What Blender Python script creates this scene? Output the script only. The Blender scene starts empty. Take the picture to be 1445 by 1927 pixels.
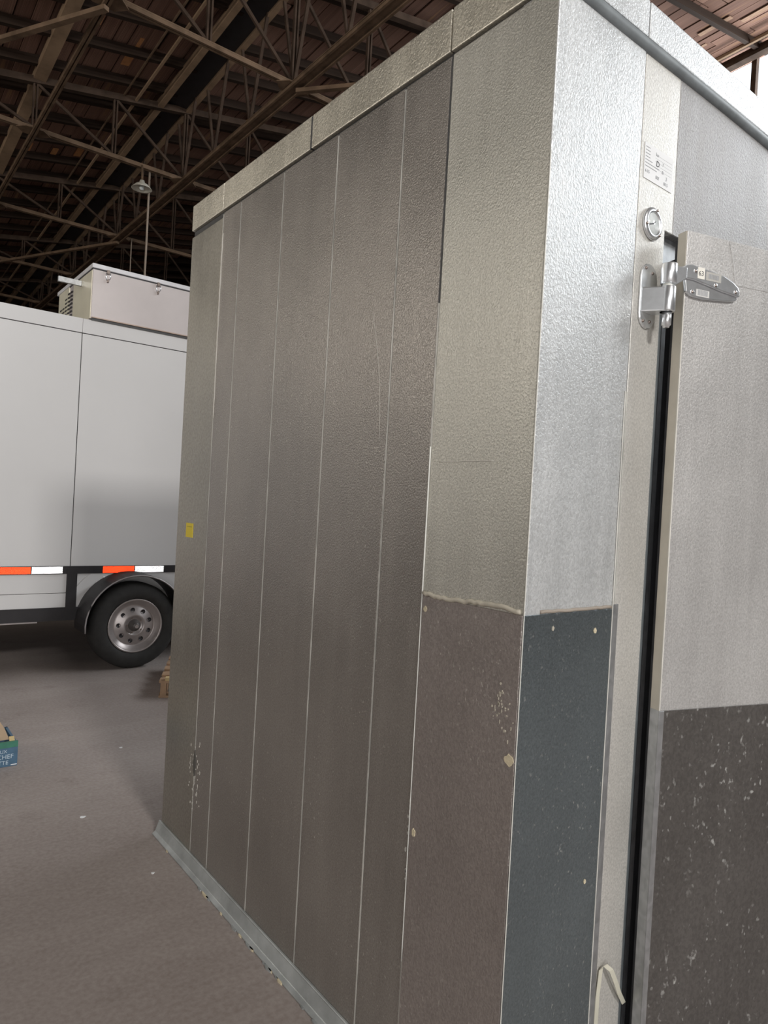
import bpy, bmesh, math, random
from mathutils import Vector, Matrix
random.seed(7)
SC = bpy.context.scene
COL = SC.collection
R = math.radians

# ------------------------------------------------------------------ camera
cam_d = bpy.data.cameras.new('camera')
cam = bpy.data.objects.new('camera', cam_d); COL.objects.link(cam)
cam_d.sensor_fit = 'VERTICAL'; cam_d.sensor_height = 24.0
cam_d.lens = 1306.98 / 1927.0 * 24.0
cam_d.clip_start = 0.02; cam_d.clip_end = 200
CP = Vector((-1.1288, -0.9524, 1.45))
yaw, pitch, roll = R(38.028), R(-0.5328), R(3.1888)
F = Vector((math.sin(yaw)*math.cos(pitch), math.cos(yaw)*math.cos(pitch), math.sin(pitch)))
r0 = Vector((math.cos(yaw), -math.sin(yaw), 0)); u0 = r0.cross(F)
RT = r0*math.cos(roll) + u0*math.sin(roll); UP = -r0*math.sin(roll) + u0*math.cos(roll)
cam.matrix_world = Matrix(((RT.x, UP.x, -F.x, CP.x), (RT.y, UP.y, -F.y, CP.y), (RT.z, UP.z, -F.z, CP.z), (0, 0, 0, 1)))
SC.camera = cam

# ------------------------------------------------------------------ world, daylight, exposure
w = bpy.data.worlds.new('world'); SC.world = w; w.use_nodes = True
w.node_tree.nodes['Background'].inputs[0].default_value = (0.86, 0.92, 1.0, 1)
w.node_tree.nodes['Background'].inputs[1].default_value = 1.5
SC.view_settings.view_transform = 'Standard'; SC.view_settings.look = 'None'
SC.view_settings.exposure = 0.0; SC.view_settings.gamma = 1.0
SC.view_settings.use_curve_mapping = False
SC.cycles.use_denoising = True
SC.cycles.max_bounces = 8; SC.cycles.diffuse_bounces = 4; SC.cycles.glossy_bounces = 5

def area(name, loc, direction, sx, sy, power, col):
    d = bpy.data.lights.new(name, 'AREA'); d.shape = 'RECTANGLE'; d.size = sx; d.size_y = sy
    d.energy = power; d.color = col
    o = bpy.data.objects.new(name, d); COL.objects.link(o); o.location = loc
    o.rotation_euler = Vector(direction).to_track_quat('-Z', 'Y').to_euler()
    return o
# daylight in the long clerestory opening under the right-hand eave
area('clerestory_daylight', (12.75, -0.4, 8.5), (-1, 0, -0.42), 14.0, 3.6, 1700, (0.93, 0.97, 1.0))
# added fill light, set in an assumed, unseen loading door behind the photographer
area('loading_door_fill', (-5.0, -7.95, 2.3), (0, 1, 0), 5.0, 4.4, 300, (1.0, 0.97, 0.93))
# daylight through the small high window above that wall
area('high_window_daylight', (-0.8, -7.95, 6.5), (0, 1, 0), 1.4, 1.0, 620, (1.0, 0.97, 0.93))
# daylight through the window band of the left wall
area('left_window_daylight', (-8.95, 9.0, 5.0), (1, 0, 0), 14.0, 1.0, 330, (1.0, 0.93, 0.82))
# the phone's flash beside the lens
fl = bpy.data.lights.new('phone_flash', 'AREA'); fl.shape = 'DISK'; fl.size = 0.06; fl.energy = 0.5
flo = bpy.data.objects.new('phone_flash', fl); COL.objects.link(flo)
flo.matrix_world = Matrix.Translation(-F*0.012) @ cam.matrix_world

# ------------------------------------------------------------------ materials
MATS = {}
class NT:
    def __init__(s, name):
        m = bpy.data.materials.new(name); m.use_nodes = True
        s.m = m; s.n = m.node_tree.nodes; s.l = m.node_tree.links
        s.b = s.n['Principled BSDF']; s.tc = s.n.new('ShaderNodeTexCoord')
        MATS[name] = m
    def noise(s, scale, detail=3, rough=0.55, stretch=(1, 1, 1), coord='Object', dist=0.0):
        mp = s.n.new('ShaderNodeMapping'); mp.inputs['Scale'].default_value = stretch
        s.l.new(s.tc.outputs[coord], mp.inputs[0])
        t = s.n.new('ShaderNodeTexNoise'); t.inputs['Scale'].default_value = scale
        t.inputs['Detail'].default_value = detail; t.inputs['Roughness'].default_value = rough
        t.inputs['Distortion'].default_value = dist
        s.l.new(mp.outputs[0], t.inputs['Vector']); return t.outputs[0]
    def ramp(s, src, stops):
        r = s.n.new('ShaderNodeValToRGB'); e = r.color_ramp.elements
        while len(e) < len(stops): e.new(0.5)
        for el, (p, c) in zip(e, stops):
            el.position = p; el.color = (c, c, c, 1) if isinstance(c, (int, float)) else (*c, 1)
        s.l.new(src, r.inputs[0]); return r.outputs[0]
    def mix(s, fac, a, b, mode='MIX'):
        x = s.n.new('ShaderNodeMix'); x.data_type = 'RGBA'; x.blend_type = mode
        for i, v in ((0, fac), (6, a), (7, b)):
            if isinstance(v, (int, float)): x.inputs[i].default_value = v if i == 0 else (v, v, v, 1)
            elif isinstance(v, tuple): x.inputs[i].default_value = (*v, 1)
            else: s.l.new(v, x.inputs[i])
        return x.outputs[2]
    def bump(s, src, strength, dist, prev=None):
        b = s.n.new('ShaderNodeBump'); b.inputs['Strength'].default_value = strength; b.inputs['Distance'].default_value = dist
        s.l.new(src, b.inputs['Height'])
        if prev: s.l.new(prev, b.inputs['Normal'])
        return b.outputs[0]
    def set(s, **k):
        for a, v in k.items():
            i = s.b.inputs[{'col': 'Base Color', 'rough': 'Roughness', 'metal': 'Metallic', 'normal': 'Normal', 'spec': 'Specular IOR Level', 'coat': 'Coat Weight'}[a]]
            if isinstance(v, (int, float)): i.default_value = v
            elif isinstance(v, tuple): i.default_value = (*v, 1)
            else: s.l.new(v, i)

def plain(name, col, rough=0.6, metal=0.0, var=0.12, scale=6.0, bump=0.0, bscale=200, spec=0.5):
    t = NT(name)
    n = t.noise(scale, 4)
    lo = tuple(c*(1-var) for c in col); hi = tuple(min(1, c*(1+var)) for c in col)
    t.set(col=t.ramp(n, [(0.3, lo), (0.7, hi)]), rough=rough, metal=metal, spec=spec)
    if bump: t.set(normal=t.bump(t.noise(bscale, 2), bump, 0.002))
    return t.m

def stucco(name, col, rough=0.4, metal=0.8, emb=0.5, scale=120, specks=0.0, streak=0.1, speck_col=(0.75, 0.72, 0.66), rvar=0.08, speck_scale=130, dist=0.0012):
    """pebble-embossed galvanised sheet: fine worm-like relief, vertical streaks, pale flecks of dust"""
    t = NT(name)
    big = t.noise(2.3, 4); st = t.noise(14, 3, 0.6, (1, 1, 0.06))
    c = t.mix(t.ramp(big, [(0.3, 0.0), (0.7, 1.0)]), tuple(x*0.88 for x in col), tuple(min(1, x*1.1) for x in col))
    c = t.mix(t.ramp(st, [(0.45, 0.0), (0.75, streak)]), c, tuple(min(1, x*1.5) for x in col))
    rr = t.ramp(t.mix(0.5, big, st), [(0.3, rough-rvar), (0.7, rough+rvar)])
    if specks > 0:
        sp = t.noise(speck_scale, 2, 0.5, (1, 1, 0.7)); zone = t.noise(3.1, 2)
        if specks > 0.8: sp = t.mix(0.45, sp, t.noise(speck_scale*0.45, 3, 0.6, (1, 1, 0.6)))
        m = t.mix(1.0, t.ramp(sp, [(0.66 if specks < 0.8 else 0.585, 0.0), (0.73 if specks < 0.8 else 0.66, 1.0)]), t.ramp(zone, [(0.38, 0.15), (0.62, 1.0)]), 'MULTIPLY')
        m2 = t.mix(1.0, m, specks, 'MULTIPLY')
        c = t.mix(m2, c, speck_col)
        mm = t.ramp(m2, [(0.0, metal), (1.0, 0.1)]); t.set(metal=mm)
    else: t.set(metal=metal)
    peb = t.noise(scale, 1.5, 0.5, (1, 1, 0.8), dist=0.6)
    c = t.mix(1.0, c, t.ramp(peb, [(0.33, 0.85), (0.66, 1.1)]), 'MULTIPLY')  # relief shading also mixed into the colour: grooves darker, bumps lighter
    nb = t.bump(peb, emb, dist)
    t.set(col=c, rough=rr, normal=nb)
    return t.m

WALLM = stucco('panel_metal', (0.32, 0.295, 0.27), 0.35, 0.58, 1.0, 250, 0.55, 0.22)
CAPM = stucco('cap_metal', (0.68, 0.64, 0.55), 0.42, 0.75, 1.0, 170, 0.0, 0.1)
CORNM = stucco('corner_metal', (0.56, 0.545, 0.495), 0.46, 0.65, 0.8, 220, 0.12, 0.15)
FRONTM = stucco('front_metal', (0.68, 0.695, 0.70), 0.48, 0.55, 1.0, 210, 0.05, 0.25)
KICKM = stucco('kick_metal', (0.35, 0.31, 0.29), 0.36, 0.45, 0.8, 200, 0.45, 0.05)
DOORM = stucco('door_metal', (0.56, 0.55, 0.54), 0.5, 0.5, 0.8, 220, 0.12, 0.12)
DOORK = stucco('door_kick_metal', (0.15, 0.14, 0.132), 0.42, 0.6, 0.6, 120, 0.9, 0.1, (0.5, 0.5, 0.48), 0.1, 85)
JAMBM = plain('jamb_metal', (0.60, 0.575, 0.54), 0.42, 0.35, 0.08, 8, 0.05, 300)
EDGEM = plain('door_edge_metal', (0.62, 0.58, 0.50), 0.5, 0.3, 0.08, 10, 0.1, 220)
GALV = stucco('galvanised', (0.45, 0.46, 0.47), 0.42, 0.8, 0.15, 40, 0.3, 0.3, (0.7, 0.72, 0.72), 0.12, 30)
CHROME = plain('chrome', (0.80, 0.82, 0.84), 0.3, 0.85, 0.1, 25, 0.05, 60)
SCREW = plain('screw_metal', (0.36, 0.30, 0.27), 0.35, 0.85)
RUBBER = plain('gasket_rubber', (0.035, 0.035, 0.04), 0.55, 0, 0.3, 20)
GREYR = plain('grey_gasket', (0.19, 0.21, 0.22), 0.5, 0, 0.2, 14)
CAULK = plain('caulk', (0.50, 0.46, 0.38), 0.6, 0, 0.15, 30, 0.4, 90)
SEAL = plain('seam_sealant', (0.55, 0.54, 0.50), 0.45, 0.2, 0.3, 9)
DARKSEAM = plain('dark_seam', (0.07, 0.07, 0.07), 0.6)
FOAM = plain('foam_chip', (0.62, 0.54, 0.38), 0.8, 0, 0.15, 60, 0.5, 200)
BASEM = plain('base_trim_metal', (0.40, 0.42, 0.42), 0.45, 0.4, 0.2, 12, 0.1, 150)
PAPER = plain('paper', (0.78, 0.79, 0.80), 0.6, 0, 0.04, 10)
INK = plain('ink', (0.05, 0.05, 0.06), 0.7); INKG = plain('grey_ink', (0.38, 0.39, 0.41), 0.7)
YELLOW = plain('yellow_sticker', (0.80, 0.62, 0.02), 0.5, 0, 0.05)
GLASS = plain('dial_glass', (0.70, 0.74, 0.74), 0.15, 0, 0.06, 20)
TRW = plain('trailer_white', (0.66, 0.65, 0.645), 0.38, 0, 0.025, 1.2)
BLACKP = plain('black_paint', (0.022, 0.02, 0.022), 0.45, 0, 0.2, 8)
TIRE = plain('tire_rubber', (0.022, 0.021, 0.02), 0.75, 0, 0.25, 20, 0.2, 60)
RIM = plain('wheel_silver', (0.42, 0.38, 0.37), 0.38, 0.55, 0.12, 12)
UNITM = plain('unit_metal', (0.58, 0.53, 0.52), 0.42, 0.35, 0.05, 3, 0.05, 200)
UNITS = plain('unit_cream', (0.82, 0.78, 0.64), 0.42, 0.35, 0.08, 3)
STEEL = plain('rusty_steel', (0.15, 0.10, 0.066), 0.75, 0.0, 0.35, 5, 0.2, 40, spec=0.08)
STEELD = plain('dark_steel', (0.06, 0.04, 0.029), 0.8, 0.0, 0.35, 5, spec=0.08)
LIGHTW = plain('pale_timber', (0.27, 0.185, 0.12), 0.8, 0, 0.25, 3, spec=0.08)
RAFT = plain('rafter_timber', (0.035, 0.023, 0.017), 0.85, 0, 0.3, 4, spec=0.08)
WALLD = plain('wall_sheet', (0.07, 0.062, 0.058), 0.8, 0, 0.25, 0.7, spec=0.08)
WOOD = plain('pallet_wood', (0.40, 0.26, 0.16), 0.75, 0, 0.25, 9, 0.2, 60)
CARD = plain('cardboard', (0.46, 0.34, 0.23), 0.8, 0, 0.08, 14)
CARDIN = plain('cardboard_edge', (0.62, 0.47, 0.24), 0.8, 0, 0.08, 14)
BOXB = plain('box_blue', (0.07, 0.14, 0.22), 0.55, 0, 0.15, 20)
BOXG = plain('box_green', (0.05, 0.19, 0.13), 0.55, 0, 0.15, 20)
PRINT = plain('box_print', (0.50, 0.60, 0.68), 0.55)
PALE = plain('pale_plastic', (0.62, 0.60, 0.50), 0.5)
LAMPW = plain('lamp_enamel', (0.66, 0.63, 0.54), 0.45, 0, 0.08)
CORDM = plain('cord', (0.30, 0.24, 0.19), 0.8)

def timber(name, cols):
    t = NT(name)
    oi = t.n.new('ShaderNodeObjectInfo')
    g = t.noise(5, 5, 0.6, (6, 0.5, 6)); s = t.noise(2.2, 3, 0.6, (1, 0.6, 1))
    base = t.ramp(oi.outputs['Random'], cols)
    c = t.mix(t.ramp(g, [(0.35, 0.0), (0.7, 0.7)]), base, (0.035, 0.022, 0.016), 'MIX')
    c2 = t.mix(t.ramp(s, [(0.66, 0.0), (0.72, 0.75)]), c, (0.34, 0.20, 0.11))
    t.set(col=c2, rough=0.85, spec=0.1, normal=t.bump(g, 0.4, 0.004)); return t.m
BOARD = timber('roof_board', [(0.0, (0.22, 0.122, 0.09)), (0.5, (0.30, 0.172, 0.127)), (1.0, (0.39, 0.23, 0.172))])
BOARDO = plain('new_board', (0.58, 0.27, 0.11), 0.8, 0, 0.15, 4)

def concrete():
    t = NT('floor_concrete')
    a = t.noise(0.55, 5, 0.6); b = t.noise(3.5, 6, 0.65, (1, 1, 1)); f = t.noise(60, 3); st = t.noise(1.3, 4, 0.6, (0.5, 2.2, 1), dist=0.6)
    c = t.ramp(a, [(0.3, (0.28, 0.23, 0.207)), (0.7, (0.37, 0.315, 0.29))])
    c = t.mix(t.ramp(st, [(0.5, 0.0), (0.72, 0.5)]), c, (0.43, 0.375, 0.345))
    c = t.mix(t.ramp(b, [(0.58, 0.0), (0.75, 0.5)]), c, (0.18, 0.135, 0.115))
    c = t.mix(0.18, c, t.ramp(f, [(0.3, 0.05), (0.7, 0.45)]))
    t.set(col=c, rough=t.ramp(b, [(0.3, 0.5), (0.7, 0.75)]), normal=t.bump(f, 0.15, 0.002)); return t.m
FLOORM = concrete()

def retro(name, col):
    t = NT(name)
    g = t.n.new('ShaderNodeBsdfGlossy'); g.inputs['Roughness'].default_value = 0.0; g.inputs['Color'].default_value = (*col, 1)
    d = t.n.new('ShaderNodeBsdfDiffuse'); d.inputs['Color'].default_value = (*col, 1)
    mx = t.n.new('ShaderNodeMixShader'); mx.inputs[0].default_value = 0.5
    t.l.new(d.outputs[0], mx.inputs[1]); t.l.new(g.outputs[0], mx.inputs[2])
    out = [n for n in t.n if n.type == 'OUTPUT_MATERIAL'][0]
    t.l.new(mx.outputs[0], out.inputs['Surface']); return t.m
RETW = retro('reflective_white', (0.95, 0.95, 0.95)); RETR = retro('reflective_red', (0.95, 0.30, 0.16))

# ------------------------------------------------------------------ geometry helpers
class MB:
    def __init__(s): s.v = []; s.f = []; s.sm = []
    def add(s, vs, fs, smooth=False):
        o = len(s.v); s.v += [tuple(p) for p in vs]
        for f in fs: s.f.append(tuple(i+o for i in f)); s.sm.append(smooth)
        return s
    def box(s, x0, x1, y0, y1, z0, z1):
        v = [(x, y, z) for z in (z0, z1) for y in (y0, y1) for x in (x0, x1)]
        return s.add(v, [(0, 2, 3, 1), (4, 5, 7, 6), (0, 1, 5, 4), (2, 6, 7, 3), (0, 4, 6, 2), (1, 3, 7, 5)])
    def bar(s, a, b, wd, ht, up=(0, 0, 1)):
        a = Vector(a); b = Vector(b); d = (b-a).normalized(); up = Vector(up)
        if abs(d.dot(up)) > 0.99: up = Vector((1, 0, 0))
        sd = d.cross(up).normalized()*wd/2; u = sd.cross(d).normalized()*ht/2
        v = [p+i*sd+j*u for p in (a, b) for i, j in ((-1, -1), (1, -1), (1, 1), (-1, 1))]
        return s.add(v, [(3, 2, 1, 0), (4, 5, 6, 7), (0, 1, 5, 4), (1, 2, 6, 5), (2, 3, 7, 6), (3, 0, 4, 7)])
    def prism(s, poly, fn, d0, d1):
        """poly of 2D points; fn(a,b,d) -> 3D point; extruded d0..d1"""
        n = len(poly)
        v = [fn(a, b, d0) for a, b in poly] + [fn(a, b, d1) for a, b in poly]
        return s.add(v, [tuple(range(n-1, -1, -1)), tuple(range(n, 2*n))] + [(i, (i+1) % n, n+(i+1) % n, n+i) for i in range(n)])
    def lathe(s, prof, c, axis='z', seg=32, smooth=True):
        c = Vector(c); vs = []
        for r, h in prof:
            for k in range(seg):
                a = 2*math.pi*k/seg; p, q = r*math.cos(a), r*math.sin(a)
                vs.append(c + Vector({'z': (p, q, h), 'y': (p, h, q), 'x': (h, p, q)}[axis]))
        fs = []
        for i in range(len(prof)-1):
            for k in range(seg):
                k2 = (k+1) % seg; fs.append((i*seg+k, i*seg+k2, (i+1)*seg+k2, (i+1)*seg+k))
        return s.add(vs, fs, smooth)
    def tube(s, pts, r, seg=8):
        pts = [Vector(p) for p in pts]; vs = []; n = len(pts)
        for i, p in enumerate(pts):
            d = (pts[min(i+1, n-1)] - pts[max(i-1, 0)]).normalized()
            u = Vector((0, 0, 1)) if abs(d.z) < 0.9 else Vector((1, 0, 0))
            a = d.cross(u).normalized(); b = a.cross(d)
            vs += [p + r*(math.cos(t)*a + math.sin(t)*b) for t in [2*math.pi*k/seg for k in range(seg)]]
        fs = [(i*seg+k, i*seg+(k+1) % seg, (i+1)*seg+(k+1) % seg, (i+1)*seg+k) for i in range(n-1) for k in range(seg)]
        fs += [tuple(range(seg-1, -1, -1)), tuple(range((n-1)*seg, n*seg))]
        return s.add(vs, fs, True)
    def build(s, name, mat, parent=None, bevel=0.0, seg=1):
        me = bpy.data.meshes.new(name); me.from_pydata(s.v, [], s.f)
        me.polygons.foreach_set('use_smooth', s.sm)
        bm = bmesh.new(); bm.from_mesh(me); bmesh.ops.recalc_face_normals(bm, faces=bm.faces)
        if bevel:
            bmesh.ops.bevel(bm, geom=[e for e in bm.edges if e.is_manifold and e.calc_face_angle(0) > 0.5], offset=bevel, segments=seg, affect='EDGES', profile=0.6)
        bm.to_mesh(me); bm.free(); me.materials.append(mat)
        o = bpy.data.objects.new(name, me); COL.objects.link(o)
        if parent: o.parent = parent
        return o
def bx(name, mat, parent, x0, x1, y0, y1, z0, z1, bevel=0.0, seg=1):
    return MB().box(x0, x1, y0, y1, z0, z1).build(name, mat, parent, bevel, seg)
def tag(o, label=None, cat=None, group=None, kind=None):
    for k, v in (('label', label), ('category', cat), ('group', group), ('kind', kind)):
        if v: o[k] = v
    return o
def empty(name, loc=(0, 0, 0)):
    o = bpy.data.objects.new(name, None); COL.objects.link(o); o.location = loc; o.empty_display_size = 0.1; return o
def text_mesh(name, body, size, mat, parent, mtx, ext=0.0004):
    cu = bpy.data.curves.new('t', 'FONT'); cu.body = body; cu.size = size; cu.extrude = ext; cu.resolution_u = 3
    to = bpy.data.objects.new('t', cu); COL.objects.link(to)
    me = bpy.data.meshes.new_from_object(to.evaluated_get(bpy.context.evaluated_depsgraph_get()))
    bpy.data.objects.remove(to); bpy.data.curves.remove(cu)
    me.name = name; me.materials.clear(); me.materials.append(mat); me.transform(mtx)
    o = bpy.data.objects.new(name, me); COL.objects.link(o); o.parent = parent; return o
def front_mtx(x, y, z):   # text lying on a plane that faces -Y
    return Matrix.Translation((x, y, z)) @ Matrix.Rotation(R(90), 4, 'X')

# ------------------------------------------------------------------ setting: floor, walls, ceiling
SX, SY = 0.19, -0.05
def zr(x, y): return 7.75 + SX*(x-0.95) + SY*(y-10.8)
tag(bx('floor', FLOORM, None, -9.3, 12.3, -8.3, 27.3, -0.2, 0.0), kind='structure')
ceil = MB()
cc = [(-9.3, -8.3), (12.1, -8.3), (12.1, 27.3), (-9.3, 27.3)]
ceil.add([(x, y, zr(x, y)+0.06) for x, y in cc] + [(x, y, zr(x, y)+0.2) for x, y in cc], [(3, 2, 1, 0), (4, 5, 6, 7), (0, 1, 5, 4), (1, 2, 6, 5), (2, 3, 7, 6), (3, 0, 4, 7)])
ceil = tag(ceil.build('ceiling', RAFT), kind='structure')
ex = Vector((1, 0, SX)).normalized(); ey = Vector((0, 1, SY)).normalized(); en = ex.cross(ey)
unit = MB().box(-0.5, 0.5, -0.5, 0.5, -0.5, 0.5)
def proto(mat):
    me = bpy.data.meshes.new('roof_board'); me.from_pydata(unit.v, [], unit.f); me.materials.append(mat); return me
pm = {k: proto(m) for k, m in (('b', BOARD), ('o', BOARDO), ('w', plain('weathered_patch', (0.34, 0.22, 0.15), 0.85, 0, 0.3, 6, spec=0.1)))}
def roof_piece(name, me, x, y, dz, lx, ly, lz):
    o = bpy.data.objects.new(name, me); COL.objects.link(o); o.parent = ceil
    c = Vector((x, y, zr(x, y)+dz))
    m = Matrix((( ex.x*lx, ey.x*ly, en.x*lz, c.x), (ex.y*lx, ey.y*ly, en.y*lz, c.y), (ex.z*lx, ey.z*ly, en.z*lz, c.z), (0, 0, 0, 1)))
    o.matrix_world = m; return o
def boards(x0, x1, y0, y1, wd, ln):
    n = 0; x = x0
    while x < x1:
        y = y0 - random.random()*ln*0.6
        while y < y1:
            L = ln*random.uniform(0.85, 1.15)
            roof_piece('roof_board', pm['b'], x+wd/2, y+L/2, 0.035+random.uniform(-0.012, 0.012), wd-0.012, L-0.012, 0.025); y += L; n += 1
        x += wd
    return n
nb = boards(-0.2, 6.2, 4.5, 26.5, 0.213, 4.6) + boards(7.6, 11.9, 2.5, 8.2, 0.21, 3.4)
for x, y, L, wd in ((1.42, 9.12, 0.55, 0.1), (1.39, 9.95, 0.5, 0.1), (2.05, 10.0, 0.42, 0.13), (2.07, 9.62, 0.35, 0.06), (1.02, 8.1, 0.4, 0.1), (4.55, 11.0, 0.3, 0.1), (2.2, 13.3, 0.5, 0.12), (1.8, 13.6, 0.45, 0.1), (1.35, 13.5, 0.4, 0.1), (10.1, 5.15, 0.55, 0.12), (10.5, 5.75, 0.5, 0.08), (10.4, 4.5, 0.7, 0.12)):
    roof_piece('patch_board', pm['o' if x < 8 else 'w'], x, y, 0.012, wd, L, 0.012)
RAFTm = proto(RAFT); RAFTm.name = 'rafter'
y = 2.6
while y < 26:
    roof_piece('rafter', RAFTm, 1.4, y, -0.06, 21.0, 0.075, 0.13); y += 0.79

def wall(name, x0, x1, y0, y1, z0, zf):
    m = MB(); q = [(x0, y0), (x1, y0), (x1, y1), (x0, y1)]
    m.add([(a, b, z0) for a, b in q] + [(a, b, zf(a, b) if callable(zf) else zf) for a, b in q], [(3, 2, 1, 0), (4, 5, 6, 7), (0, 1, 5, 4), (1, 2, 6, 5), (2, 3, 7, 6), (3, 0, 4, 7)])
    return tag(m.build(name, WALLD), kind='structure')
zt = lambda a, b: zr(a, b)+0.1
wall('wall_back', -9.3, 12.1, 27.0, 27.3, 0, zt)
wr = wall('wall_right', 11.7, 12.0, -8.3, 27.3, 0, 6.6)
for o in (wall('wall_part', 11.7, 12.0, 6.6, 27.3, 6.6, zt), wall('wall_part', 11.7, 12.0, -8.3, -7.4, 6.6, zt)):
    o.parent = wr; del o['kind']
y = -7.2
while y < 6.6:
    bx('window_post', STEELD, wr, 11.66, 11.76, y-0.045, y+0.045, 6.6, zr(11.7, y)+0.05); y += 1.55 if y < 3 else 0.78
bx('sill_beam', STEELD, wr, 11.6, 11.72, -7.4, 6.6, 6.5, 6.68)
bx('eave_beam', STEELD, wr, 11.5, 11.62, -7.4, 6.6, 6.3, 6.5)
wl = wall('wall_left', -9.3, -9.0, -8.3, 27.3, 0, 4.5)
for o in (wall('wall_part', -9.3, -9.0, -8.3, 27.3, 5.5, zt), wall('wall_part', -9.3, -9.0, -8.3, 2.0, 4.5, 5.5), wall('wall_part', -9.3, -9.0, 16.0, 27.3, 4.5, 5.5)):
    o.parent = wl; del o['kind']
wf = wall('wall_front', -9.3, -7.5, -8.3, -8.0, 0, zt)
for a, b, c, d in ((-2.5, 12.1, 0, 6.0), (-7.5, -2.5, 4.5, 6.0), (-7.5, -1.5, 6.0, zt), (-0.1, 12.1, 6.0, zt), (-1.5, -0.1, 7.0, zt)):
    o = wall('wall_part', a, b, -8.3, -8.0, c, d); o.parent = wf; del o['kind']

# ------------------------------------------------------------------ the walk-in cooler
LC, ZB, ZC, ZT, WC = 1.91, 0.035, 2.557, 2.667, 1.25
cooler = tag(empty('walk_in_cooler'), 'walk-in cooler of embossed grey metal panels with its hinged door ajar', 'cooler')
ys = [0.32, 0.497, 0.811, 1.134, 1.452, 1.605]
G = 0.0025
# left face: near corner, five field panels, far corner
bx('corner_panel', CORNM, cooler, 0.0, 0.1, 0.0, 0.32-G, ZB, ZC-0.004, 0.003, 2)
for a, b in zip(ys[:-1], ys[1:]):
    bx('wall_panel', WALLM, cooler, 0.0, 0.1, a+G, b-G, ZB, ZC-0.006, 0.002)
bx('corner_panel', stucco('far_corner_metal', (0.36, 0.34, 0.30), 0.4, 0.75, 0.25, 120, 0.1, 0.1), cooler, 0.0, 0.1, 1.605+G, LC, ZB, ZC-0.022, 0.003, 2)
for i, yy in enumerate(ys):
    bx('seam_sealant', SEAL, cooler, -0.0004, 0.05, yy-G*0.9, yy+G*0.9, ZB, ZC-0.012 if i else 1.95)
bx('seam_gap', DARKSEAM, cooler, 0.0, 0.05, 0.32-G*0.9, 0.32+G*0.9, 1.95, ZC-0.012)
bx('top_gasket', DARKSEAM, cooler, 0.008, 0.09, 0.0, LC-0.005, ZC-0.03, ZC+0.01)
# cap ring (edges of the ceiling panels)
for a, b in ((0.0, 0.325), (0.325, 0.964), (0.964, 1.602), (1.602, LC)):
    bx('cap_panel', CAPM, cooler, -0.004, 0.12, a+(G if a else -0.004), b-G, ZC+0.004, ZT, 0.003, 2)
bx('cap_joint', DARKSEAM, cooler, -0.0045, 0.1, 0.964-0.004, 0.964+0.004, ZC+0.004, ZT-0.004)
for a, b in ((0.12, 0.323), (0.323, WC)):
    bx('cap_panel', FRONTM, cooler, a+G, b-G, -0.004, 0.12, ZC+0.026, ZT, 0.003, 2)
bx('ceiling_panel', CAPM, cooler, 0.12, WC, 0.12, LC, ZC, ZT-0.01)
# grey rubber roll under the front cap
m = MB().tube([(x, 0.003, ZC+0.008 - 0.0015*math.sin(x*7)) for x in [0.0+0.04*k for k in range(32)]], 0.0165, 12)
m.build('rubber_gasket', GREYR, cooler)
# front face
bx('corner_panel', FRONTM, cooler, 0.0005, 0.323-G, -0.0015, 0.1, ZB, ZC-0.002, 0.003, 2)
bx('seam_gap', DARKSEAM, cooler, 0.323-G, 0.323+G, 0.002, 0.06, 1.2, ZC)
bx('seam_sealant', SEAL, cooler, 0.323-G*0.9, 0.323+G*0.9, -0.001, 0.06, ZB, 1.75)
XJ, ZO = 0.445, 2.165
JX = stucco('jamb_sheet', (0.60, 0.585, 0.55), 0.45, 0.3, 0.45, 220, 0.05, 0.15)
MB().prism([(0.323+G, ZB), (XJ, ZB), (XJ, ZO), (0.479, ZO), (0.479, ZC-0.002), (0.323+G, ZC-0.002)], lambda a, b, d: (a, d, b), 0.0, 0.1).build('jamb_panel', JX, cooler, 0.0015)
bx('header_panel', stucco('header_metal', (0.32, 0.312, 0.308), 0.52, 0.4, 0.8, 220, 0.1, 0.25), cooler, 0.48+0.001, 1.06, 0.0, 0.1, ZO, ZC-0.002, 0.0015)
bx('jamb_panel', JAMBM, cooler, 1.06, WC, 0.0, 0.1, ZB, ZC-0.002, 0.0015)
bx('frame_rebate', GALV, cooler, XJ, XJ+0.075, 0.022, 0.1, ZB, ZO)
bx('frame_rebate', GALV, cooler, XJ+0.075, 1.06, 0.022, 0.1, ZO-0.075, ZO)
bx('heater_strip', GREYR, cooler, XJ+0.002, XJ+0.022, 0.006, 0.03, ZB, ZO-0.12, 0.003)
bx('heater_strip', RUBBER, cooler, XJ+0.024, XJ+0.034, 0.012, 0.03, ZB, ZO-0.12, 0.002)
bx('side_panel', WALLM, cooler, WC-0.1, WC, 0.1, LC, ZB, ZC)
bx('back_panel', WALLM, cooler, 0.1, WC-0.1, LC-0.1, LC, ZB, ZC)
bx('floor_panel', GALV, cooler, 0.0, WC, 0.0, LC, 0.0, ZB-0.002)
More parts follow.
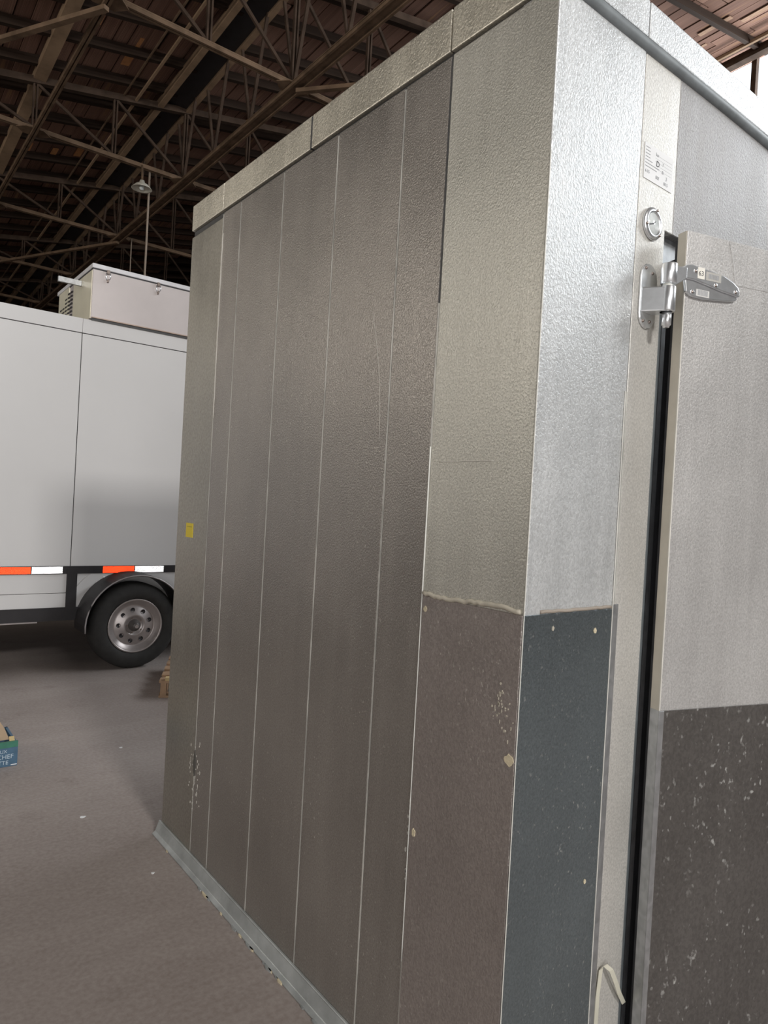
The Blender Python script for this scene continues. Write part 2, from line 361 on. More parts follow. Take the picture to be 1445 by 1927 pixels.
# kick plates round the near corner with their caulked top edge
ZK = 1.237
bx('kick_plate', KICKM, cooler, -0.003, 0.004, 0.0, 0.317, ZB, ZK, 0.0015)
bx('kick_plate', stucco('front_kick_metal', (0.21, 0.245, 0.26), 0.33, 0.8, 0.8, 200, 0.35, 0.05), cooler, -0.002, 0.309, -0.0045, -0.0005, ZB, ZK, 0.0008)
bx('kick_plate', GALV, cooler, 0.312, 0.338, -0.002, 0.05, ZB, ZK+0.01, 0.0008)
def bead(name, fn, a, b, n, r, mat):
    pts = [fn(a+(b-a)*k/n, random.uniform(-0.4, 0.4)*r) for k in range(n+1)]
    MB().tube(pts, r, 7).build(name, mat, cooler)
bead('caulk_bead', lambda t, j: (-0.002, t, ZK+0.006+j + 0.004*math.sin(t*20)), 0.006, 0.314, 30, 0.0055, CAULK)
bead('caulk_bead', lambda t, j: (t, -0.003, ZK+0.005+j*0.6), 0.05, 0.306, 18, 0.004, plain('caulk_brown', (0.36, 0.31, 0.26), 0.6))
bead('edge_caulk', lambda t, j: (-0.002, 0.319, t), ZB+0.3, 1.6, 40, 0.0017, plain('seam_white', (0.72, 0.72, 0.68), 0.5))
bead('edge_caulk', lambda t, j: (-0.0025, -0.0035, t), ZB+0.3, 2.2, 40, 0.0012, plain('corner_white', (0.68, 0.67, 0.62), 0.5))
bead('edge_caulk', lambda t, j: (0.3115, -0.004, t), ZB+0.02, 1.75, 40, 0.0014, MATS['corner_white'])
# cream scuffs and plugged screw holes on the kick plates
def blob(name, cx, cy, cz, ru, rv, face, mat=FOAM, n=14, acc=None):
    pts = [(ru*(0.75+0.4*random.random())*math.cos(2*math.pi*k/n), rv*(0.75+0.4*random.random())*math.sin(2*math.pi*k/n)) for k in range(n)]
    fn = (lambda a, b, d: (cx-d, cy+a, cz+b)) if face == 'L' else (lambda a, b, d: (cx+a, cy-d, cz+b))
    if acc is not None: acc.prism(pts, fn, -0.002, 0.0012)
    else: MB().prism(pts, fn, -0.002, 0.0018).build(name, mat, cooler)
blob('plugged_hole', -0.003, 0.303, 1.205, 0.006, 0.007, 'L')
blob('plugged_hole', -0.003, 0.30, 0.66, 0.006, 0.011, 'L')
blob('plugged_hole', 0.092, -0.0045, 1.205, 0.004, 0.005, 'F', CAULK)
blob('plugged_hole', 0.245, -0.0045, 1.19, 0.005, 0.007, 'F')
blob('plugged_hole', 0.262, -0.0045, 0.605, 0.004, 0.006, 'F')
blob('foam_scuff', -0.003, 0.014, 0.93, 0.012, 0.013, 'L')
fleck = MB()
for k in range(34):
    blob('paint_fleck', -0.003, 0.05+random.gauss(0, 0.018), 1.035+random.gauss(0, 0.034), 0.0008+0.0016*random.random(), 0.0015+0.003*random.random(), 'L', CAULK, 7, fleck)
tag(fleck.build('paint_flecks', CAULK, cooler), kind='stuff')
blob('torn_patch', 0.0, 1.603, 0.40, 0.012, 0.05, 'L', plain('torn_metal', (0.10, 0.095, 0.085), 0.7), 16)
DUST = plain('dust_fleck', (0.50, 0.48, 0.44), 0.8)
dust = MB()
for k in range(46):
    a = random.gauss(0, 0.028); blob('dust_fleck', 0.0, 1.60+a, 0.36+random.gauss(0, 0.075), 0.0012+0.002*random.random(), 0.002+0.006*random.random(), 'L', DUST, 6, dust)
for k in range(24):
    blob('dust_fleck', -0.0015, 0.318+random.gauss(0.0, 0.005), random.uniform(0.48, 0.78), 0.001+0.0016*random.random(), 0.003+0.006*random.random(), 'L', DUST, 6, dust)
tag(dust.build('dust_flecks', DUST, cooler), kind='stuff')
bead('scraped_seam', lambda t, j: (-0.001, 1.600+2.2*j, t), 1.75, 2.47, 26, 0.0022, DUST)
bead('scratch', lambda t, j: (-0.0003, t, 1.562+j), 0.11, 0.285, 16, 0.0011, DUST)
bead('scratch', lambda t, j: (-0.0001, 0.53+0.12*(t-1.62)**2*4, t), 1.62, 1.98, 18, 0.0006, DUST)
# sloped metal base trim along the floor, ragged foam beneath it
MB().prism([(0.0, 0.055), (0.0, 0.0), (-0.034, 0.0), (-0.034, 0.006), (-0.022, 0.014), (-0.008, 0.05), (-0.008, 0.055)], lambda a, b, d: (a, d, b), -0.012, LC+0.012).build('base_trim', BASEM, cooler, 0.0015)
crumb = {0: MB(), 1: MB()}
for k in range(26):
    yy = random.uniform(0.1, 1.75); r = random.uniform(0.006, 0.02)
    blobp = [(r*1.6*(0.6+0.5*random.random())*math.cos(6.283*q/8), 0.35*r*(0.6+0.5*random.random())*math.sin(6.283*q/8)) for q in range(8)]
    crumb[0 if k % 3 else 1].prism(blobp, lambda a, b, d, yy=yy: (-0.0355+b, yy+a, d), 0.0, 0.006)
for k, mt in ((0, BASEM), (1, FOAM)): tag(crumb[k].build('foam_crumbs', mt, cooler), kind='stuff')
# yellow inventory sticker on the far corner panel
st = bx('sticker', YELLOW, cooler, -0.0012, 0.0, 1.74, 1.81, 1.276, 1.334)
tag(st, 'small bright yellow sticker')
bx('printed_line', plain('dark_yellow', (0.42, 0.33, 0.03), 0.6), st, -0.0016, -0.0012, 1.75, 1.80, 1.318, 1.3205)
# specification label on the jamb
lb = bx('rating_label', PAPER, cooler, 0.338, 0.462, -0.0012, 0.0, 2.262, 2.346); tag(lb, 'faded white paper label with handwriting')
for k in range(7):
    bx('printed_line', INKG, lb, 0.342, 0.342+[0.018, 0.02, 0.02, 0.02, 0.03, 0.06, 0.05][k], -0.0016, -0.0011, 2.336-0.0075*k, 2.3375-0.0075*k)
for k in range(5):
    bx('ruled_line', INKG, lb, 0.385, 0.458, -0.0014, -0.0011, 2.330-0.008*k, 2.3304-0.008*k)
for tx, x, z, s in (('D', 0.388, 2.304, 0.02), ('ko', 0.386, 2.328, 0.012), ('y', 0.416, 2.315, 0.011), ('8i', 0.414, 2.294, 0.011), ('3', 0.432, 2.283, 0.013), ('6.15', 0.343, 2.277, 0.011), ('80f', 0.388, 2.274, 0.012), ('80.5', 0.424, 2.270, 0.011)):
    text_mesh('handwriting', tx, s, INK if tx == 'D' else INKG, lb, front_mtx(x, -0.0014, z), 0.0003)
# dial thermometer
thm = MB().lathe([(0.0, -0.004), (0.0375, -0.004), (0.039, -0.007), (0.0375, -0.011), (0.030, -0.0135), (0.0265, -0.0125), (0.0255, -0.0075), (0.0, -0.0075)], (0.384, 0.004, 2.163), 'y', 40).build('thermometer', CHROME, cooler)
MB().lathe([(0.0, 0.0), (0.0255, 0.0), (0.0255, -0.0015), (0.0, -0.002)], (0.384, -0.0045, 2.163), 'y', 32).build('dial', GLASS, thm)
MB().bar((0.384, -0.0072, 2.163), (0.366, -0.0072, 2.157), 0.002, 0.001, (0, 1, 0)).bar((0.384, -0.0072, 2.163), (0.392, -0.0072, 2.170), 0.001, 0.001, (0, 1, 0)).build('needle', INK, thm)
for a in (75, 195, 315):
    MB().lathe([(0.0, -0.003), (0.003, -0.003), (0.0034, 0.0), (0.0, 0.0)], (0.384+0.0335*math.cos(R(a)), -0.009, 2.163+0.0335*math.sin(R(a))), 'y', 10).build('screw', SCREW, thm)
# hinge: jamb flange, knuckles, pin
hin = empty('hinge'); hin.parent = cooler
def stadium(cx, cz, hw, hh, n=8):
    return [(cx+hw*math.cos(t), cz+(hh-hw)+hw*math.sin(t)) for t in [math.pi*k/n for k in range(n+1)]] + [(cx+hw*math.cos(t), cz-(hh-hw)+hw*math.sin(t)) for t in [math.pi+math.pi*k/n for k in range(n+1)]]
fy = lambda a, b, d: (a, d, b)
MB().prism(stadium(0.381, 1.988, 0.034, 0.078), fy, -0.006, 0.0).build('jamb_flange', CHROME, hin, 0.0015)
HX, HY = 0.398, -0.046
MB().prism([(0.352, -0.004), (0.402, -0.004), (HX+0.012, HY+0.016), (HX+0.006, HY-0.0165), (HX-0.008, HY-0.0165)], lambda a, b, d: (a, b, d), 1.946, 2.004).build('hinge_bracket', CHROME, hin, 0.003, 2)
MB().lathe([(0.0, 0), (0.0165, 0), (0.018, 0.002), (0.018, 0.058), (0.0165, 0.06), (0.0, 0.06)], (HX, HY, 1.946), 'z', 24).build('knuckle', CHROME, hin)
MB().lathe([(0.0, 0), (0.012, 0), (0.013, 0.002), (0.013, 0.01), (0.0, 0.01)], (HX, HY, 2.004), 'z', 20).build('nylon_washer', plain('nylon', (0.8, 0.8, 0.74), 0.5), hin)
MB().lathe([(0.0, 0), (0.016, 0), (0.0185, 0.002), (0.0185, 0.046), (0.017, 0.048), (0.0, 0.048)], (HX, HY, 2.012), 'z', 24).build('knuckle', CHROME, hin)
MB().lathe([(0.0, 0), (0.007, 0), (0.0085, 0.005), (0.011, 0.006), (0.011, 0.04), (0.0, 0.04)], (HX, HY, 1.909), 'z', 20).build('hinge_pin', CHROME, hin)
for sx_, sz_ in ((0.364, 2.052), (0.392, 2.045), (0.362, 1.925), (0.39, 1.928)):
    MB().lathe([(0.0, -0.003), (0.003, -0.003), (0.0042, 0.0), (0.0, 0.0)], (sx_, -0.006, sz_), 'y', 12).build('screw', SCREW, hin)
# curled strip of pale tape on the jamb foot
rib = MB(); pts = [(0.342, 0.10), (0.344, 0.30), (0.347, 0.368), (0.355, 0.378), (0.372, 0.363), (0.395, 0.325), (0.42, 0.285), (0.452, 0.245)]
yo = [-0.003, -0.003, -0.006, -0.012, -0.018, -0.018, -0.014, -0.008]
vs = []
for (x, z), yy in zip(pts, yo): vs += [(x-0.006, yy, z), (x+0.006, yy-0.002, z+0.003), (x-0.006, yy+0.0012, z), (x+0.006, yy-0.0008, z+0.003)]
fs = []
for i in range(len(pts)-1):
    a = 4*i; b = a+4
    fs += [(a, a+1, b+1, b), (a+2, b+2, b+3, a+3), (a, b, b+2, a+2), (a+1, a+3, b+3, b+1)]
rib.add(vs, fs); rib.build('loose_tape_strip', PALE, cooler)

# door leaf, 16.7 degrees ajar; local x runs along the leaf, local -y is its face
ZD, ZKD, DW = 2.152, 0.991, 0.66
door = bx('door', DOORM, None, 0.0, DW, 0.0, 0.03, 0.06, ZD, 0.002, 2)
door.parent = cooler; door.location = (0.4485, -0.0585, 0); door.rotation_euler = (0, 0, R(-16.7))
bx('door_edge', EDGEM, door, -0.0012, 0.001, 0.002, 0.029, ZKD, ZD-0.001)
bx('door_edge', GALV, door, -0.0016, 0.001, 0.0, 0.029, 0.06, ZKD)
bx('door_core', RUBBER, door, 0.028, DW-0.04, 0.03, 0.085, 0.1, ZD-0.045)
bx('door_gasket', RUBBER, door, 0.003, 0.02, 0.03, 0.044, 0.07, ZD-0.01, 0.003)
bx('kick_plate', DOORK, door, 0.0, DW, -0.0025, 0.0, 0.06, ZKD, 0.0008)
bx('edge_bead', plain('edge_white', (0.72, 0.70, 0.64), 0.45), door, -0.0014, 0.0014, -0.001, 0.002, ZKD, ZD-0.1)
bx('edge_bead', GALV, door, -0.004, 0.012, -0.0042, -0.002, 0.06, ZKD, 0.001)
# raised overlay sheet on the door, right of the bent seam
MB().prism([(0.132, ZD-0.002), (DW, ZD-0.012), (DW, ZD-0.1), (0.158, 2.045), (0.15, 2.09)], fy, -0.0008, 0.0).build('overlay_sheet', DOORM, door, 0.0003)
# hinge strap: broad leaf with bevelled ridge
up = [(-0.012, 2.062), (0.004, 2.0665), (0.03, 2.064), (0.075, 2.06), (0.11, 2.0555), (0.14, 2.045), (0.155, 2.036), (0.161, 2.026), (0.161, 2.012), (0.105, 2.0175), (0.05, 2.026), (0.015, 2.031), (-0.018, 2.0305), (-0.024, 2.034), (-0.024, 2.055)]
MB().prism(up, fy, -0.0145, -0.0).build('hinge_strap', CHROME, door, 0.0025, 2)
lo = [(-0.008, 2.031), (0.015, 2.031), (0.05, 2.026), (0.105, 2.0175), (0.161, 2.0125), (0.157, 2.004), (0.149, 2.0015), (0.1, 1.996), (0.05, 1.992), (0.015, 1.994), (-0.003, 2.002)]
MB().prism(lo, fy, -0.0085, -0.0).build('hinge_strap', CHROME, door, 0.002, 2)
MB().prism([(-0.058, 2.0095), (-0.044, 2.0065), (-0.01, 2.029), (-0.01, 2.055), (-0.044, 2.0535), (-0.058, 2.053)], fy, -0.017, -0.006).build('strap_arm', CHROME, door, 0.002, 2)
for sx_, sz_, d in ((0.017, 2.052, -0.0145), (0.082, 2.028, -0.0145), (0.147, 2.022, -0.0145), (0.016, 2.004, -0.0085)):
    MB().lathe([(0.0, -0.0025), (0.003, -0.002), (0.0045, 0.0), (0.0, 0.0)], (sx_, d, sz_), 'y', 12).build('screw', SCREW, door)
    MB().lathe([(0.0035, -0.0005), (0.006, -0.0005), (0.006, 0.0), (0.0035, 0.0)], (sx_, d, sz_), 'y', 16).build('screw_rim', CHROME, door)
bx('number_label', plain('label_white', (0.85, 0.83, 0.76), 0.5, 0, 0.03), door, 0.0235, 0.0455, -0.0153, -0.0143, 2.036, 2.063)
text_mesh('number', '63', 0.0165, INK, door, front_mtx(0.0258, -0.0155, 2.0435), 0.0002)
bx('barcode_label', plain('label_silver', (0.50, 0.49, 0.46), 0.45, 0.2), door, 0.05, 0.098, -0.015, -0.0143, 2.036, 2.057)
bc = MB(); x = 0.058
while x < 0.09:
    d = random.choice((0.0006, 0.001, 0.0016)); bc.box(x, x+d, -0.0154, -0.0149, 2.041, 2.052); x += d + random.choice((0.0007, 0.0011))
bc.build('barcode', INKG, door)
bx('barcode_label', plain('label_pale', (0.70, 0.70, 0.68), 0.45, 0.1), door, 0.028, 0.069, -0.009, -0.0083, 1.9965, 2.013)
bc = MB(); x = 0.033
while x < 0.064:
    d = random.choice((0.0006, 0.001, 0.0016)); bc.box(x, x+d, -0.0094, -0.0089, 1.999, 2.012); x += d + random.choice((0.0007, 0.0011))
bc.build('barcode', INKG, door)

# ------------------------------------------------------------------ the white trailer
TY = 5.0
tr = tag(empty('cargo_trailer', (0, 0, 0)), 'white enclosed cargo trailer with black frame and single wheel parked behind the cooler', 'trailer')
xs = [-3.25, -2.05, -0.85, 0.349, 1.55, 2.75]
for a, b in zip(xs[:-1], xs[1:]):
    bx('side_panel', TRW, tr, a+0.003, b-0.003, TY, TY+0.05, 0.82, 2.698, 0.0015)
    bx('panel_joint', BLACKP, tr, b-0.0035, b+0.0035, TY+0.003, TY+0.04, 0.82, 2.698)
    bx('top_rail', TRW, tr, a+0.0008, b-0.0008, TY-0.004, TY+0.05, 2.704, 2.818, 0.001)
bx('top_joint', BLACKP, tr, xs[0], xs[-1], TY+0.004, TY+0.05, 2.69, 2.712)
bx('body_core', TRW, tr, xs[0], xs[-1], TY+0.05, TY+2.1, 0.5, 2.81)
bx('side_rail', BLACKP, tr, xs[0], xs[-1], TY-0.012, TY+0.05, 0.76, 0.822)
bx('frame_rail', BLACKP, tr, xs[0], xs[-1], TY-0.012, TY+0.05, 0.385, 0.49)
for a in (-1.65, -0.65, 0.325, 1.33, 2.3):
    bx('frame_post', BLACKP, tr, a, a+0.078, TY-0.014, TY+0.05, 0.40, 0.80)
for a, b in ((-1.57, -0.65), (-0.572, 0.325), (0.403, 1.33), (1.41, 2.3)):
    bx('skirt_panel', TRW, tr, a, b, TY, TY+0.05, 0.607, 0.76, 0.001)
    bx('skirt_panel', TRW, tr, a, b, TY-0.001, TY+0.05, 0.49, 0.603, 0.001)
bx('running_strip', RIM, tr, xs[0], 0.12, TY-0.02, TY-0.01, 0.376, 0.386)
bx('axle', BLACKP, tr, 0.74, 0.88, 4.9, 7.0, 0.30, 0.42)
bx('under_frame', BLACKP, tr, -3.2, 2.7, 5.3, 5.4, 0.36, 0.5)
# fender arch
WX, WZ, WR = 0.812, 0.352, 0.352
def arc(r, n=24, a0=-6, a1=186): return [(WX+r*math.cos(R(a0+(a1-a0)*k/n)), WZ+0.012+r*math.sin(R(a0+(a1-a0)*k/n))) for k in range(n+1)]
o_, i_ = arc(0.412), arc(0.398)
MB().prism(o_ + i_[::-1], fy, 4.70, TY).build('fender', BLACKP, tr)
MB().tube([(a, 4.70, b) for a, b in arc(0.406)], 0.006, 6).build('fender_lip', plain('fender_grey', (0.35, 0.33, 0.33), 0.4, 0.3), tr)
MB().prism([(a, min(max(b, 0.492), 0.759)) for a, b in arc(0.50, 24, 16, 164)] + [(a, min(max(b, 0.492), 0.755)) for a, b in arc(0.405, 24, 20, 160)[::-1]], fy, TY-0.006, TY+0.02).build('fender_skirt', TRW, tr)
for a in (118, 52):
    MB().lathe([(0, -0.004), (0.008, -0.003), (0.009, 0.0), (0, 0)], (WX+0.425*math.cos(R(a)), TY-0.006, WZ+0.425*math.sin(R(a))), 'y', 10).build('marker_light', RETW, tr)
# wheel: tyre, rim, hub, vent holes
wh = empty('wheel'); wh.parent = tr
MB().lathe([(0.222, 0.02), (0.235, 0.006), (0.28, 0.0), (0.325, 0.012), (0.343, 0.03), (0.3515, 0.05), (0.3515, 0.17), (0.343, 0.19), (0.325, 0.21), (0.222, 0.21)], (WX, 4.735, WZ), 'y', 48).build('tire', TIRE, wh)
MB().lathe([(0.218, 0.018), (0.222, 0.008), (0.216, 0.004), (0.205, 0.012), (0.20, 0.03), (0.18, 0.034), (0.172, 0.05), (0.16, 0.052), (0.15, 0.045), (0.105, 0.04), (0.09, 0.03), (0.075, 0.03), (0.07, 0.04), (0.045, 0.042)], (WX, 4.74, WZ), 'y', 48).build('rim', RIM, wh)
MB().lathe([(0.05, 0.045), (0.046, 0.02), (0.03, 0.012), (0.028, -0.01), (0.022, -0.016), (0.0, -0.016)], (WX, 4.74, WZ), 'y', 20).build('hub', plain('hub_metal', (0.12, 0.11, 0.105), 0.5, 0.4), wh)
MB().lathe([(0.016, 0.0), (0.016, -0.012), (0.0, -0.012)], (WX, 4.724, WZ), 'y', 6, False).build('hub_nut', RIM, wh)
for k in range(9):
    a = R(18+40*k)
    MB().lathe([(0.0185, -0.003), (0.0165, -0.003), (0.0165, 0.0), (0.0, 0.0)], (WX+0.128*math.cos(a), 4.7815, WZ+0.128*math.sin(a)), 'y', 14).build('vent_hole', BLACKP, wh)
for k in range(5):
    a = R(36+72*k)
    MB().lathe([(0.006, 0.0), (0.006, -0.008), (0.0, -0.008)], (WX+0.062*math.cos(a), 4.772, WZ+0.062*math.sin(a)), 'y', 6, False).build('lug_nut', SCREW, wh)
# prismatic reflective tape: a sheet of tiny corner cubes, as on the real tape
def cube_tape(x0, x1, z0, z1, yy, mat):
    s = 0.009; hgt = s*math.sqrt(3)/2; dep = s/math.sqrt(6)
    m = MB(); rows = int((z1-z0)/hgt); n = int((x1-x0)/(s/2))-1
    for r in range(rows):
        for k in range(n):
            x = x0 + k*s/2; zb = z0 + r*hgt; upw = (k+r) % 2 == 0
            t = [(x, zb), (x+s, zb), (x+s/2, zb+hgt)] if upw else [(x, zb+hgt), (x+s/2, zb), (x+s, zb+hgt)]
            cx = sum(p[0] for p in t)/3; cz = sum(p[1] for p in t)/3
            v = [(p[0], yy, p[1]) for p in t] + [(cx, yy+dep, cz)]
            m.add(v, [(0, 1, 3), (1, 2, 3), (2, 0, 3)])
    return m.build('reflective_tape', mat, tr)
bxk = bx
for x0, x1, mt in ((-0.62, 0.062, RETR), (0.062, 0.292, RETW), (0.598, 0.862, RETR), (0.862, 1.116, RETW), (-1.6, -1.15, RETR), (-1.15, -0.9, RETW)):
    cube_tape(x0, x1, 0.764, 0.820, TY-0.0165, mt)
    bx('tape_backing', BLACKP, tr, x0, x1, TY-0.0125, TY-0.0118, 0.763, 0.821)
# rooftop unit with hinged lid
ru = bx('rooftop_unit', UNITM, tr, 0.406, 1.75, TY-0.006, 5.72, 2.832, 3.232, 0.003)
tag(ru, 'boxy metal unit on the trailer roof')
bx('unit_end', UNITS, ru, 0.402, 0.407, TY+0.01, 5.575, 2.835, 3.225)
bx('lid_seal', RUBBER, ru, 0.403, 1.755, TY-0.008, 5.72, 3.231, 3.240)
bx('lid', plain('lid_white', (0.72, 0.71, 0.73), 0.4), ru, 0.398, 1.76, TY-0.014, 6.15, 3.240, 3.276, 0.003)
bx('base_lip', plain('lip_copper', (0.50, 0.38, 0.31), 0.4, 0.4), ru, 0.41, 1.74, TY-0.022, TY, 2.836, 2.844)
bx('base_shadow_strip', DARKSEAM, ru, 0.41, 1.74, TY-0.012, TY+0.3, 2.816, 2.834)  # dark strip stands in for the shadow line under the unit
gr = bx('grille_section', UNITS, ru, 0.400, 1.7, 5.72, 6.08, 2.832, 3.236)
gl = MB()
for r in range(10):
    for c in range(5):
        if r > 6 and c > 2 or r > 8 and c > 1: continue
        gl.box(0.397, 0.403, 5.60+0.088*c, 5.66+0.088*c, 2.86+0.034*r, 2.873+0.034*r)
tag(gl.build('vent_slots', BLACKP, ru), kind='stuff')
bx('side_bar', GALV, ru, 0.22, 0.40, 5.31, 5.34, 3.158, 3.2)
for lx in (0.522, 0.937):
    bx('latch', SCREW, ru, lx-0.012, lx+0.012, TY-0.026, TY-0.006, 3.212, 3.243, 0.002)
    MB().tube([(lx-0.016, TY-0.02, 3.22), (lx-0.018, TY-0.022, 3.185), (lx-0.008, TY-0.02, 3.165), (lx+0.008, TY-0.02, 3.165), (lx+0.018, TY-0.022, 3.185), (lx+0.016, TY-0.02, 3.22)], 0.0035, 6).build('latch_bail', CHROME, ru)
    bx('latch_hook', SCREW, ru, lx-0.007, lx+0.007, TY-0.024, TY-0.006, 3.145, 3.172, 0.002)

# ------------------------------------------------------------------ roof steelwork
TRY = [7.11, 10.80, 14.35, 17.95, 21.55, 25.1]
TL = ['brown steel roof truss with the largest gusset plates at the top of the photo', 'brown steel roof truss carrying the hanging lamp', 'brown steel roof truss crossing just above the trailer roof unit', 'dim steel roof truss behind the one above the trailer roof unit', 'dim steel roof truss second from the back wall', 'dim steel roof truss nearest the back wall']
BCZ = 6.8; PX = [0.95+1.167*k for k in range(-6, 7)]
for ty, tl in zip(TRY, TL):
    t = tag(empty('roof_truss', (0, ty, 0)), tl, 'truss', 'steel roof trusses')
    MB().box(-6.2, 8.2, -0.04, -0.01, BCZ, BCZ+0.06).box(-6.2, 8.2, 0.01, 0.04, BCZ, BCZ+0.06).box(-6.2, 8.2, -0.042, 0.042, BCZ+0.045, BCZ+0.062).build('bottom_chord', STEEL, t)
    MB().bar((-6.0, 0, zr(-6.0, ty)-0.19), (8.2, 0, zr(8.2, ty)-0.19), 0.1, 0.1).build('top_chord', STEELD, t)
    for k, px in enumerate(PX):
        if zr(px, ty)-0.2 < BCZ+0.15: continue
        MB().box(px-0.035, px-0.012, -0.025, 0.025, BCZ+0.04, zr(px, ty)-0.2).box(px+0.012, px+0.035, -0.025, 0.025, BCZ+0.04, zr(px, ty)-0.2).build('vertical_strut', STEELD, t)
        if k+1 < len(PX):
            MB().bar((px, 0, zr(px, ty)-0.22), (PX[k+1], 0, BCZ+0.05), 0.035, 0.04).build('diagonal_brace', STEELD, t)
    for gx in (0.95, 3.285, 5.62, 7.95):
        g = [(-0.24, 0.0), (-0.12, 0.13), (0.12, 0.13), (0.24, 0.0), (0.12, -0.13), (-0.12, -0.13)]
        MB().prism(g, lambda a, b, d, gx=gx: (gx+a, b, d), BCZ-0.012, BCZ-0.001).build('gusset_plate', STEEL, t)
def strut(name, x, wd, label, group, webs=0):
    t = tag(empty(name, (x, 0, 0)), label, 'beam', group)
    MB().box(-wd/2, -wd/2+0.03, 2.5, 26.5, BCZ-0.06, BCZ).box(wd/2-0.03, wd/2, 2.5, 26.5, BCZ-0.06, BCZ).box(-wd/2, wd/2, 2.5, 26.5, BCZ-0.02, BCZ-0.013).build('beam', STEEL, t)
    if webs:
        yy = 3.4
        while yy < 26:
            h = zr(x, yy+0.3)-0.1
            MB().bar((0, yy, BCZ), (0.02, yy+0.45, h), 0.035, 0.035).build('lacing_bar', STEELD, t)
            MB().bar((0, yy, BCZ), (-0.02, yy-0.45, h+0.03), 0.04, 0.04).build('lacing_bar', STEELD, t)
            yy += 1.23
    return t
strut('tie_beam', 0.95, 0.075, 'slim brown tie beam running lengthwise at the far left of the roof', 'lengthwise tie beams')
strut('tie_beam', 3.285, 0.17, 'wide brown tie beam with lacing bars running lengthwise beside the lamp', 'lengthwise tie beams', 1)
def purlin(name, parts, label):
    t = tag(empty(name, (0, 0, 0)), label, 'beam')
    for nm, x, wd, ht, dz, mt in parts:
        MB().bar((x, 2.5, zr(x, 2.5)+dz), (x, 26.5, zr(x, 26.5)+dz), wd, ht).build(nm, mt, t)
    return t
purlin('roof_beam', [('flange', 2.82, 0.09, 0.12, -0.17, LIGHTW), ('flange', 3.30, 0.08, 0.12, -0.17, LIGHTW), ('web', 3.06, 0.40, 0.03, -0.12, BLACKP)], 'paired pale roof beams with a dark trough between them')
purlin('roof_beam', [('flange', 0.99, 0.17, 0.12, -0.14, LIGHTW)], 'pale roof beam above the slim tie beam at the left')
purlin('conduit', [('pipe', 2.42, 0.035, 0.035, -0.2, LIGHTW)], 'thin pale conduit running beside the paired roof beams')
purlin('conduit', [('pipe', 2.22, 0.02, 0.02, -0.16, STEEL)], 'thin dark conduit left of the pale conduit')
purlin('eave_beam', [('beam', 11.42, 0.16, 0.14, -0.13, STEELD), ('edge_strip', 11.0, 0.05, 0.05, -0.12, LIGHTW)], 'dark eave beam under the planks beside the bright opening')
def brace(a, b, label):
    o = MB().bar((a[0], a[1], BCZ-0.095), (b[0], b[1], BCZ-0.095), 0.07, 0.05).build('wind_brace', STEEL)
    tag(o, label, 'brace', 'diagonal wind braces')
brace((0.95, 7.11), (-1.1, 10.8), 'diagonal wind brace leaving the top left gusset towards the left edge')
brace((3.285, 7.0), (4.9, 4.95), 'diagonal wind brace running right behind the cooler cap')
brace((3.285, 14.35), (1.55, 17.95), 'diagonal wind brace above the louvred end of the trailer unit')


# hanging lamp and cords
lx, ly, lz = 2.56, 10.68, 6.42
lamp = tag(empty('pendant_lamp', (lx, ly, lz)), 'white enamel pendant lamp hanging from the roof truss', 'lamp')
MB().lathe([(0.0, 0.13), (0.035, 0.13), (0.045, 0.09), (0.1, 0.06), (0.155, 0.0), (0.162, -0.008), (0.15, -0.004), (0.095, 0.052), (0.0, 0.07)], (0, 0, 0), 'z', 28).build('lamp_shade', LAMPW, lamp)
MB().lathe([(0.0, -0.03), (0.03, -0.02), (0.042, 0.01), (0.03, 0.045), (0.02, 0.07)], (0, 0, 0), 'z', 16).build('bulb', GLASS, lamp)
MB().tube([(0, 0, 0.12), (0, 0, 0.2), (0, 0.04, 0.39)], 0.018, 8).build('stem', STEEL, lamp)
def cord(x, y, z0, z1, r, label):
    pts = [(x+0.025*math.sin(k*0.9)*k/10, y, z1+(z0-z1)*k/10) for k in range(11)]
    tag(MB().tube(pts, r, 6).build('hanging_cord', CORDM), label, 'cord', 'cords hanging from the trusses')
cord(2.735, 10.86, 0.6, 6.84, 0.017, 'pale hanging cord just right of the lamp')
cord(3.55, 14.3, 2.4, 6.84, 0.012, 'faint thin cord hanging further back left of the pale cord')

# ------------------------------------------------------------------ small things on the floor
bxr = tag(empty('cardboard_box', (-0.357, 3.0, 0)), 'blue and green printed cardboard box with open brown flaps on the floor', 'box')
bx('box_wall', BOXB, bxr, -0.42, 0.0, 0.0, 0.012, 0.0, 0.10, 0.001)
bx('box_band', BOXG, bxr, -0.42, 0.0, -0.001, 0.012, 0.098, 0.128)
bx('box_wall', BOXB, bxr, -0.012, 0.0, 0.012, 0.30, 0.0, 0.115)
bx('box_wall', BOXB, bxr, -0.42, -0.408, 0.012, 0.30, 0.0, 0.115)
bx('box_wall', BOXB, bxr, -0.42, 0.0, 0.288, 0.30, 0.0, 0.115)
bx('box_bottom', CARD, bxr, -0.41, -0.01, 0.01, 0.29, 0.002, 0.01)
MB().prism([(-0.42, 0.12), (-0.035, 0.128), (-0.06, 0.19), (-0.10, 0.255), (-0.42, 0.28)], fy, 0.04, 0.046).build('flap', CARD, bxr)
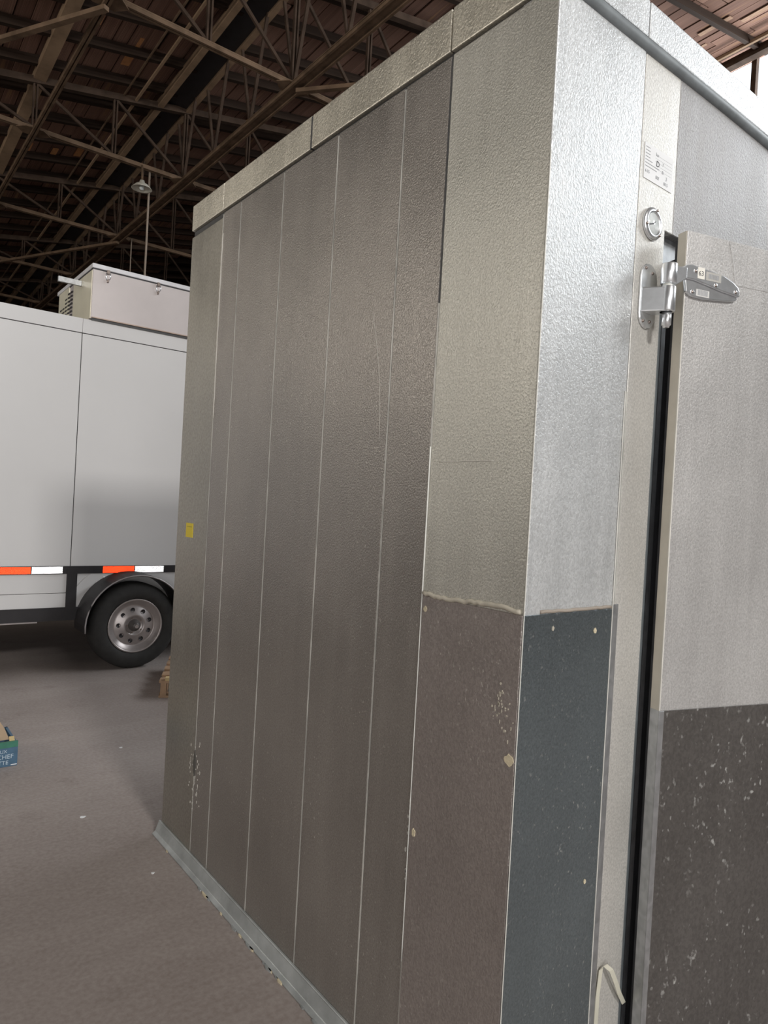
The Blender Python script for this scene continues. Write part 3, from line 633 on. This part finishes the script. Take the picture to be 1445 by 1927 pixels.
MB().prism([(-0.035, 0.1), (-0.012, 0.118), (-0.018, 0.15), (-0.042, 0.15)], fy, 0.012, 0.02).build('flap', CARDIN, bxr)
MB().lathe([(0.0, -0.2), (0.045, -0.2), (0.05, -0.15), (0.05, 0.0), (0.04, 0.012), (0.0, 0.012)], (-0.13, 0.12, 0.29), 'x', 20).build('paper_roll', plain('grey_paper', (0.38, 0.33, 0.29), 0.8), bxr)
for tx, x, z, s in (('DELUX', -0.125, 0.072, 0.024), ('OF CHEF', -0.146, 0.042, 0.032), ('NETTE', -0.125, 0.013, 0.028)):
    text_mesh('printed_text', tx, s, PRINT, bxr, front_mtx(x, -0.0008, z), 0.0004)
bx('torn_tape', PAPER, bxr, -0.03, -0.002, -0.0012, 0.0, 0.006, 0.01)
pal = tag(empty('wooden_pallet', (0.705, 3.85, 0)), 'corner of a wooden pallet showing behind the far cooler corner', 'pallet')
pal.rotation_euler = (0, 0, R(-26))
for dx in (0.0, 0.36, 0.72):
    bx('stringer', WOOD, pal, dx, dx+0.04, 0.0, 0.8, 0.016, 0.105)
for k in range(5):
    bx('deck_board', WOOD, pal, -0.01, 0.77, 0.175*k, 0.175*k+0.1, 0.105, 0.12)
for k in range(3):
    bx('bottom_board', WOOD, pal, -0.01, 0.77, 0.35*k, 0.35*k+0.1, 0.0, 0.016)
bx('offcut', CARDIN, pal, 0.03, 0.16, 0.0, 0.05, 0.12, 0.142)
for k, (x, y, s, lb) in enumerate(((-0.235, 2.23, 0.012, 'small white scrap of paper on the floor left of the far cooler corner'), (0.17, 3.0, 0.009, 'tiny white scrap on the floor below the pallet'), (-0.14, 1.62, 0.007, 'tiny white chip on the shaded floor by the base trim'))):
    p = [(s*(0.5+random.random())*math.cos(6.283*q/7), s*(0.4+0.6*random.random())*math.sin(6.283*q/7)) for q in range(7)]
    tag(MB().prism(p, lambda a, b, d, x=x, y=y: (x+a, y+b, d), 0.0, 0.003).build('paper_scrap', PAPER), lb, 'scrap', 'white scraps on the floor')
